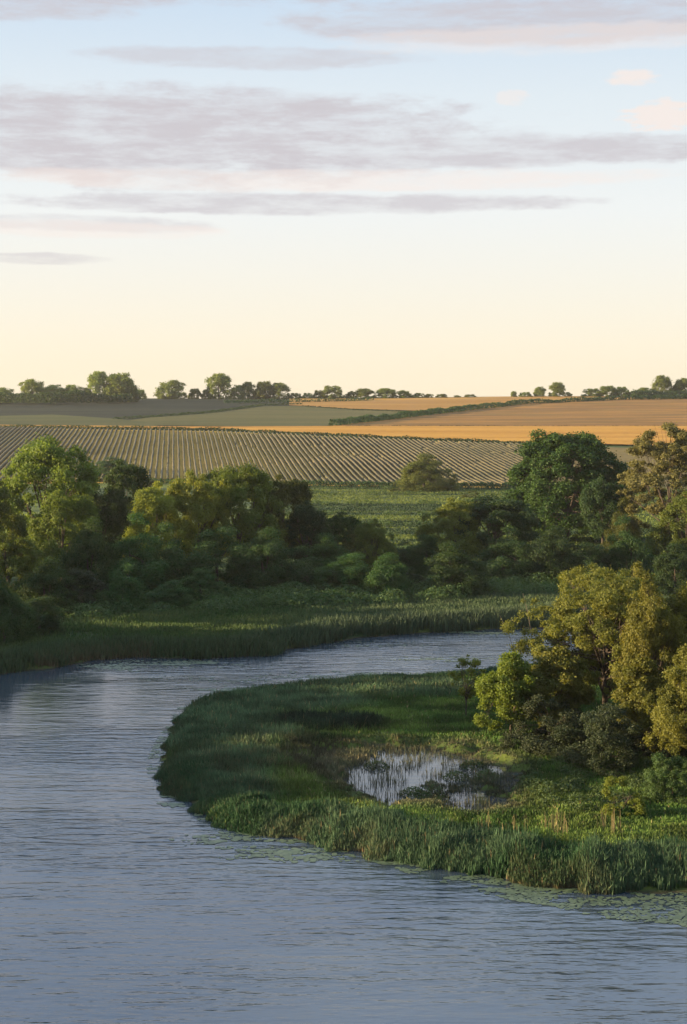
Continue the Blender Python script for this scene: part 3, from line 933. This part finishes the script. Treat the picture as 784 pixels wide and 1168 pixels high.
Xa, Ya = rng.uniform(-3, 11, 30000), rng.uniform(82, 102, 30000)
q = sdf(POND, Xa, Ya); cl = fbm(Xa * .9, Ya * 1.6, 2, 3)
kp = (q > -1) & (cl > .54)
Xa, Ya = Xa[kp], Ya[kp]; n = len(Xa)
kp = rng.random(n) < .38; Xa, Ya = Xa[kp], Ya[kp]; n = len(Xa)
cc_ = mixa(C3(.045, .07, .035), C3(.11, .10, .055), rng.random(n))
blades('pond_rushes', Xa, Ya, np.full(n, -.15), rng.uniform(.3, .75, n), rng.uniform(.02, .045, n), cc_ * .8, cc_, .2, 77)

# --- reed belt round the peninsula
def along(poly, n, d0, d1, seed, dens_fn=None):
    r = np.random.default_rng(seed)
    P = np.array(poly, float)
    seg = np.linalg.norm(np.diff(P, axis=0), axis=1); Lc = np.concatenate([[0], np.cumsum(seg)])
    s = r.uniform(0, Lc[-1], n)
    x = np.interp(s, Lc, P[:, 0]); y = np.interp(s, Lc, P[:, 1])
    tx = np.gradient(P[:, 0]); ty = np.gradient(P[:, 1]); q = np.hypot(tx, ty)
    nx_ = np.interp(s, Lc, ty / q); ny_ = np.interp(s, Lc, -tx / q)
    dd = r.uniform(d0, d1, n)
    return x, y, nx_, ny_, dd, s, Lc[-1]


X, Y, a, b, dd, s, Ls = along(pen_w, 200000, -.4, 3.0, 5)
# choose the inward side
test = sdf(PEN, X + a * .5, Y + b * .5)
sg = np.where(test > 0, 1, -1)
jj = (fbm(s * .7, s * 0 + 1, 2, 4) - .5) * 2.6
X = X + a * sg * (dd + jj); Y = Y + b * sg * (dd + jj)
kp = (X / Y < .27) & (rng.random(len(X)) < np.where(Y < 95, 1.0, .55)); X, Y, dd, s = X[kp], Y[kp], dd[kp], s[kp]
Z = np.maximum(height(X, Y), -.35)
px, py = proj(X, Y, Z)
near = sstep(300, 430, px) * (Y < 92)                # tallest belt in front, right of the spit
clump = fbm(s * .9, dd * .9, 4, 3)
hmax = .42 + .4 * near + .13 * (Y < 92)
prof = sstep(-.6, .8, dd) * (1 - .45 * sstep(2.2, 4.2, dd))
Hh = hmax * (.45 + .55 * prof) * (.55 + .75 * clump) * rng.uniform(.75, 1.2, len(X))
Hh = np.where(Y > 100, Hh * 1.0, Hh)
Wd = rng.uniform(.03, .065, len(X))
blue = fbm(X * .3, Y * .3, 6, 3)
Ct = mixa(C3(.030, .078, .030), C3(.062, .115, .056), sstep(.35, .65, blue))
Ct = Ct * rng.uniform(.65, 1.35, len(X))[:, None]
st = rng.random(len(X)) < .02 + .02 * (dd > 3)
Ct[st] = C3(.17, .14, .07)
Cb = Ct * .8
dead = (dd < 1.0) & (fbm(s * .35, s * 0 + 7, 5, 2) > .42)
Cb[dead] = C3(.17, .12, .065) * rng.uniform(.6, 1.2, (dead.sum(), 1))
Hh = Hh * np.where(rng.random(len(X)) < .04, 1.35, 1.0) * (.8 + .45 * fbm(X * .5 + 9, Y * .5, 1, 3))
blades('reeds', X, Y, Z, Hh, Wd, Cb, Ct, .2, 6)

# plumes of pale dead reed above the belt on the right
n = 420
px = rng.uniform(545, 720, n); py = 955 + (rng.random(n) - .5) * 14 - (px - 560) * .02
X, Y = ground(px, py, .4); Z = height(X, Y)
kp = fbm(X * .8, Y * .8, 3, 2) > .5; X, Y, Z = X[kp], Y[kp], Z[kp]; n = len(X)
blades('dead_reed_stems', X, Y, Z, rng.uniform(.7, 1.4, n), rng.uniform(.02, .04, n), np.tile(C3(.12, .10, .05), (n, 1)), np.tile(C3(.26, .21, .10), (n, 1)), .12, 9)

# --- far bank grass and reeds
X, Y, a, b, dd, s, Ls = along(far_w, 230000, -.6, 34, 15)
test = sdf(FAR, X + a * .5, Y + b * .5); sg = np.where(test > 0, 1, -1)
dd = dd * rng.random(len(dd)) ** .35
jj = (fbm(s * .3, s * 0 + 1, 2, 3) - .5) * 2.5
X = X + a * sg * (dd + jj); Y = Y + b * sg * (dd + jj)
kp = (np.abs(X) / Y < .27) & (Y > 120) & (Y < 200); X, Y, dd, s = X[kp], Y[kp], dd[kp], s[kp]
Z = np.maximum(height(X, Y), -.3)
nse = fbm(X * .15, Y * .25, 3, 3)
belt = 1 - sstep(3.5, 6.0, dd + (nse - .5) * 5)
rightz = sstep(-12, 2, X)
Hh = (.35 + .35 * nse + belt * (.6 + .2 * rightz)) * rng.uniform(.6, 1.25, len(X))
Wd = rng.uniform(.06, .12, len(X))
Ct = mixa(C3(.05, .10, .024), C3(.075, .12, .035), sstep(.4, .65, nse))
gz = sstep(5, 12, dd) * (1 - sstep(12, 20, dd))
Ct = Ct * (1 - (belt * .65)[:, None]) + C3(.055, .088, .045)[None] * (belt * .65)[:, None]
Ct = Ct * (1 - (rightz * .5)[:, None]) + C3(.085, .12, .07)[None] * (rightz * .5)[:, None]
Ct = Ct * rng.uniform(.7, 1.3, len(X))[:, None] * .9
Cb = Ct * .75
dead = (dd < 1.5) & (X < -18) & (fbm(s * .2, s * 0 + 7, 5, 2) > .4)
Cb[dead] = C3(.12, .09, .05)
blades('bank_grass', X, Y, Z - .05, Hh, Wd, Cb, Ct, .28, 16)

# --- low undergrowth at the foot of the far trees
def scrub(name, cs, leaf, per, mat, seed):
    r = np.random.default_rng(seed)
    c = np.array(cs, float)      # x, y, radius, height
    w = c[:, 2] ** 2; idx = r.choice(len(c), per * len(c), p=w / w.sum())
    d_ = unit(r.normal(0, 1, (len(idx), 3))); d_[:, 2] = np.abs(d_[:, 2])
    rr = r.uniform(.6, 1, len(idx)) ** .5
    Xs = c[idx, 0] + d_[:, 0] * c[idx, 2] * rr; Ys = c[idx, 1] + d_[:, 1] * c[idx, 2] * rr
    Zs = height(Xs, Ys) + d_[:, 2] * c[idx, 3] * rr
    V = leaf_quads(np.stack([Xs, Ys, Zs], 1), d_ + np.array([0, 0, .3]), leaf, r, .7)
    tint = np.clip(r.random(len(c))[idx] * .5 + r.random(len(idx)) * .5, 0, 1)
    return link(name, mesh_from(name, V, np.arange(len(V)), 4, M[mat], attrs={'tint': np.repeat(tint, 4)}), kind='stuff')


cs = []
for i in range(230):
    px_ = rng.uniform(-30, 810)
    D = np.interp(px_, [0, 200, 460, 600, 800], [158, 170, 176, 186, 190]) + rng.uniform(-4, 6)
    cs.append(((px_ - CX) / F * D, D, rng.uniform(1.2, 2.6), rng.uniform(.9, 2.2)))
scrub('undergrowth', cs, .24, 330, 'scrub', 41)
cs = []
for i in range(170):
    px_ = rng.uniform(325, 620); D = rng.choice([238, 262, 290, 318, 352, 385, 408]) + rng.uniform(-5, 5)
    cs.append(((px_ - CX) / F * D, D, rng.uniform(.6, 2.0), rng.uniform(.4, 1.2)))
scrub('meadow_scrub', cs, .35, 70, 'scrub', 42)
# tall tussocks round the pond and under the shrubs
cs = []
for i in range(46):
    a, b = ground(rng.uniform(600, 800), rng.uniform(868, 930), .3)
    cs.append((float(a), float(b), rng.uniform(.5, 1.1), rng.uniform(.3, .8)))
for cxp, cyp in ((478, 908), (492, 904), (470, 902), (556, 884), (540, 872), (430, 872), (520, 884)):
    a, b = ground(cxp, cyp, .2)
    cs.append((float(a), float(b), .9, .55))
scrub('marsh_herbs', cs, .13, 320, 'scrub', 43)

# --- meadow tufts far away
n = 90000
px_ = rng.uniform(310, 800, n); D = rng.uniform(205, 420, n)
X = (px_ - CX) / F * D; Y = D; Z = height(X, Y)
nse = fbm(X * .012, Y * .13, 3, 4)
Ct = mixa(C3(.018, .042, .014), C3(.11, .15, .028), sstep(.42, .58, nse)) * rng.uniform(.7, 1.3, n)[:, None]
blades('meadow_grass', X, Y, Z, rng.uniform(.12, .35, n), rng.uniform(.1, .3, n), Ct * .8, Ct, .3, 19)


# ================================================================== FLOATING PLANTS
def discs(name, X, Y, R_, mat, seed, z=.012):
    r = np.random.default_rng(seed); n = len(X); k = 7
    a = np.arange(k) / k * 2 * math.pi
    rr = R_[:, None] * r.uniform(.75, 1.15, (n, k)); ph = r.uniform(0, 6.28, (n, 1))
    V = np.stack([X[:, None] + np.cos(a + ph) * rr, Y[:, None] + np.sin(a + ph) * rr, np.full((n, k), z) + r.uniform(0, .012, (n, 1))], 2).reshape(-1, 3)
    return link(name, mesh_from(name, V, np.arange(n * k), k, mat, attrs={'tint': np.repeat(r.random(n), k)}), kind='stuff')


m, nt, N, L, out = new_mat('floating_leaves')
at = N.new('ShaderNodeAttribute'); at.attribute_name = 'tint'
c = mixc(nt, at.outputs['Fac'], (.045, .07, .032), (.10, .135, .065))
d = N.new('ShaderNodeBsdfPrincipled'); d.inputs['Roughness'].default_value = .45; L.new(c, d.inputs['Base Color']); L.new(d.outputs[0], out.inputs['Surface'])
PAD = m
n = 26000
X, Y, a, b, dd, s, Ls = along(pen_w, n, -.3, 1, 25)
test = sdf(PEN, X + a * .5, Y + b * .5); sg = np.where(test > 0, -1, 1)
px, py = proj(X, Y, 0 * X)
wid = np.interp(px, [180, 240, 400, 600, 784], [.4, .5, 1.0, 2.8, 5.2]) * (Y < 92) + (Y > 92) * .9
wid = wid * (.55 + .9 * fbm(s * .22, s * 0 + 2, 6, 3))
dist = rng.random(n) ** .8 * wid
X = X + a * sg * dist; Y = Y + b * sg * dist
hole = fbm(X * .7, Y * 1.6, 1, 3)
kp = (hole > .44 + .10 * sstep(640, 480, px)) & (rng.random(n) < np.interp(px, [300, 640], [.25, 1])) & (land_sd(X, Y) < .4) & (X / Y < .27) & ~((Y > 92) & (hole < .56))
discs('duckweed', X[kp], Y[kp], rng.uniform(.05, .14, kp.sum()), PAD, 26)
# patches in the bends of the river: photo centre, size, count
for i, (cx_, cy_, rx, ry, cnt) in enumerate([(220, 757, 90, 4, 420), (130, 761, 40, 4, 140), (300, 775, 110, 5, 130), (500, 752, 60, 4, 140), (400, 770, 80, 4, 220), (260, 788, 60, 4, 160), (545, 722, 50, 2.5, 160), (260, 960, 40, 8, 120), (330, 975, 60, 7, 150), (196, 915, 14, 8, 60), (440, 735, 90, 3, 90)]):
    q = rng.normal(0, .5, (cnt * 3, 2))
    X, Y = ground(cx_ + q[:, 0] * rx, cy_ + q[:, 1] * ry)
    kp = (fbm(X * .4, Y * 1.4, 2, 3) > .52) & (land_sd(X, Y) < -.3)
    if kp.sum() < 5: continue
    discs('lily_pads', X[kp], Y[kp], rng.uniform(.06, .2, kp.sum()), PAD, 60 + i)

# ================================================================== LIGHT, SKY, CAMERA
sun = bpy.data.lights.new('sun', 'SUN'); sun.energy = 5.0; sun.angle = math.radians(.6); sun.color = (1.0, .74, .44)
so = bpy.data.objects.new('sun', sun); COL.objects.link(so)
so.rotation_euler = SUN_DIR.to_track_quat('Z', 'Y').to_euler()

w = bpy.data.worlds.new('World'); S.world = w; w.use_nodes = True
nt = w.node_tree; nt.nodes.clear(); N, L = nt.nodes, nt.links
out = N.new('ShaderNodeOutputWorld'); bg = N.new('ShaderNodeBackground'); L.new(bg.outputs[0], out.inputs[0])
sky = N.new('ShaderNodeTexSky'); sky.sky_type = 'NISHITA'; sky.sun_disc = False
sky.sun_elevation = SUN_EL; sky.sun_rotation = SUN_AZ; sky.altitude = 100; sky.air_density = 1.0; sky.dust_density = 1.2; sky.ozone_density = 1.5
tc = N.new('ShaderNodeTexCoord'); sx = N.new('ShaderNodeSeparateXYZ'); L.new(tc.outputs['Generated'], sx.inputs[0])
el = math_(nt, 'ARCSINE', sx.outputs['Z'])
az = math_(nt, 'ARCTAN2', sx.outputs['X'], sx.outputs['Y'])
cv = N.new('ShaderNodeCombineXYZ'); L.new(az, cv.inputs[0]); L.new(el, cv.inputs[1])


def skn(scx, scy, loc, det=5, ro=.6):
    mp = N.new('ShaderNodeMapping'); mp.inputs['Scale'].default_value = (scx, scy, 1); mp.inputs['Location'].default_value = loc
    L.new(cv.outputs[0], mp.inputs[0])
    return noise(nt, mp.outputs[0], 1.0, det, ro)


big = skn(5, 34, (3.1, 2.2, 0)); fin = skn(24, 75, (1, 5, 0), 8, .68); tiny = skn(60, 190, (2, 8, 0), 6, .65)
wob = math_(nt, 'ADD', math_(nt, 'MULTIPLY', math_(nt, 'SUBTRACT', big, .5), 2.6), math_(nt, 'MULTIPLY', math_(nt, 'SUBTRACT', fin, .5), 2.6))
wobs = math_(nt, 'MULTIPLY', math_(nt, 'SUBTRACT', tiny, .5), 5.5)
wisp = maprange(nt, skn(14, 75, (5, 3, 0), 8, .7), .34, .6, .38, 1.0)


def cloud(cx, cy, rx, ry, s=1.0, soft=.5):
    """bank of cloud around a direction"""
    a0 = (cx - CX) / F; e0 = (HOR - cy) / F
    u = math_(nt, 'DIVIDE', math_(nt, 'SUBTRACT', az, a0), rx / F)
    v = math_(nt, 'DIVIDE', math_(nt, 'SUBTRACT', el, e0), ry / F)
    q = math_(nt, 'ADD', math_(nt, 'MULTIPLY', u, u), math_(nt, 'MULTIPLY', v, v))
    q = math_(nt, 'SUBTRACT', q, wobs if rx < 60 else wob)
    r_ = maprange(nt, q, 1 + soft, 1 - soft, 0, s)
    return r_ if rx < 60 else math_(nt, 'MULTIPLY', r_, wisp)


def union(ms):
    r_ = ms[0]
    for q in ms[1:]: r_ = math_(nt, 'MAXIMUM', r_, q)
    return r_


grey = union([cloud(120, 166, 420, 50, .88), cloud(480, 180, 330, 18, .75), cloud(760, 182, 260, 15, .8), cloud(330, 238, 300, 11, .7), cloud(90, 262, 150, 9, .45), cloud(40, 301, 90, 6, .5),
              cloud(120, 2, 300, 26, .9), cloud(10, 36, 120, 16, .8), cloud(650, 45, 300, 26, .8), cloud(300, 82, 170, 12, .55)])
pink = union([cloud(712, 108, 24, 8, .8, .8), cloud(750, 148, 45, 14, .8), cloud(581, 125, 18, 7, .45), cloud(620, 66, 220, 14, .4), cloud(330, 212, 380, 11, .55), cloud(90, 268, 160, 9, .5)])
# unseen cloud cover above the frame, brightened to lighten the river and shade
hi = math_(nt, 'MULTIPLY', maprange(nt, skn(4, 9, (7, 1, 0), 5), .42, .62, 0, .75), maprange(nt, el, .27, .34))
tint = mixc(nt, 1.0, sky.outputs[0], (1.0, .98, .97), 'MULTIPLY')
SKY_RAMP = maprange(nt, el, 0.0, .30)
veil = N.new('ShaderNodeValToRGB'); L.new(math_(nt, 'DIVIDE', el, .40, clamp=True), veil.inputs[0])
K = 3.35
cr = veil.color_ramp
cr.elements[0].position = 0; cr.elements[0].color = (.96, .82, .59, 1)
cr.elements[1].position = 1; cr.elements[1].color = (.68, .88, 1.18, 1)
for p_, c_ in ((.13, (.955, .855, .69)), (.34, (.87, .875, .86)), (.52, (.76, .82, .86)), (.68, (.60, .72, .85))):
    e = cr.elements.new(p_); e.color = (*c_, 1)
vs = mixc(nt, 1.0, veil.outputs[0], (K, K, K), 'MULTIPLY')
base = mixc(nt, .9, tint, vs)
c = mixc(nt, grey, base, (.575 * K, .54 * K, .575 * K))
c = mixc(nt, hi, c, (.88 * K, 1.02 * K, 1.30 * K))
c = mixc(nt, pink, c, (.91 * K, .80 * K, .74 * K))
# the half of the sky behind the viewer is dimmer
dim = maprange(nt, sx.outputs['Y'], -.5, .45, .72, 1.0)
c = mixc(nt, 1.0, c, dim, 'MULTIPLY')
L.new(c, bg.inputs[0]); bg.inputs[1].default_value = .1

cam = bpy.data.cameras.new('camera'); co = bpy.data.objects.new('camera', cam); COL.objects.link(co)
cam.sensor_fit = 'VERTICAL'; cam.sensor_height = 24; cam.lens = 24 * F / 1168; cam.clip_end = 20000; cam.clip_start = .5

# the evening air: one even volume round the whole place
hm, nt, N, L, out = new_mat('evening_air')
vol = N.new('ShaderNodeVolumePrincipled'); vol.inputs['Color'].default_value = (.93, .93, .95, 1); vol.inputs['Density'].default_value = .00006
vol.inputs['Anisotropy'].default_value = .25
L.new(vol.outputs[0], out.inputs['Volume'])
hb = [(x, y, z) for x in (-1560, 1560) for y in (-680, 1560) for z in (-4, 62)]
hz = link('haze', mesh_from('haze', np.array(hb, float), np.array([(0, 1, 3, 2), (4, 6, 7, 5), (0, 4, 5, 1), (2, 3, 7, 6), (0, 2, 6, 4), (1, 5, 7, 3)]), 4, hm), kind='stuff')
co.location = (0, 0, EYE); co.rotation_euler = (math.pi / 2 - TH, 0, 0)
S.camera = co
S.view_settings.view_transform = 'Standard'; S.view_settings.look = 'None'; S.view_settings.gamma = 1; S.view_settings.use_curve_mapping = False
S.view_settings.exposure = 1.65
S.cycles.max_bounces = 6; S.cycles.diffuse_bounces = 3; S.cycles.transmission_bounces = 3
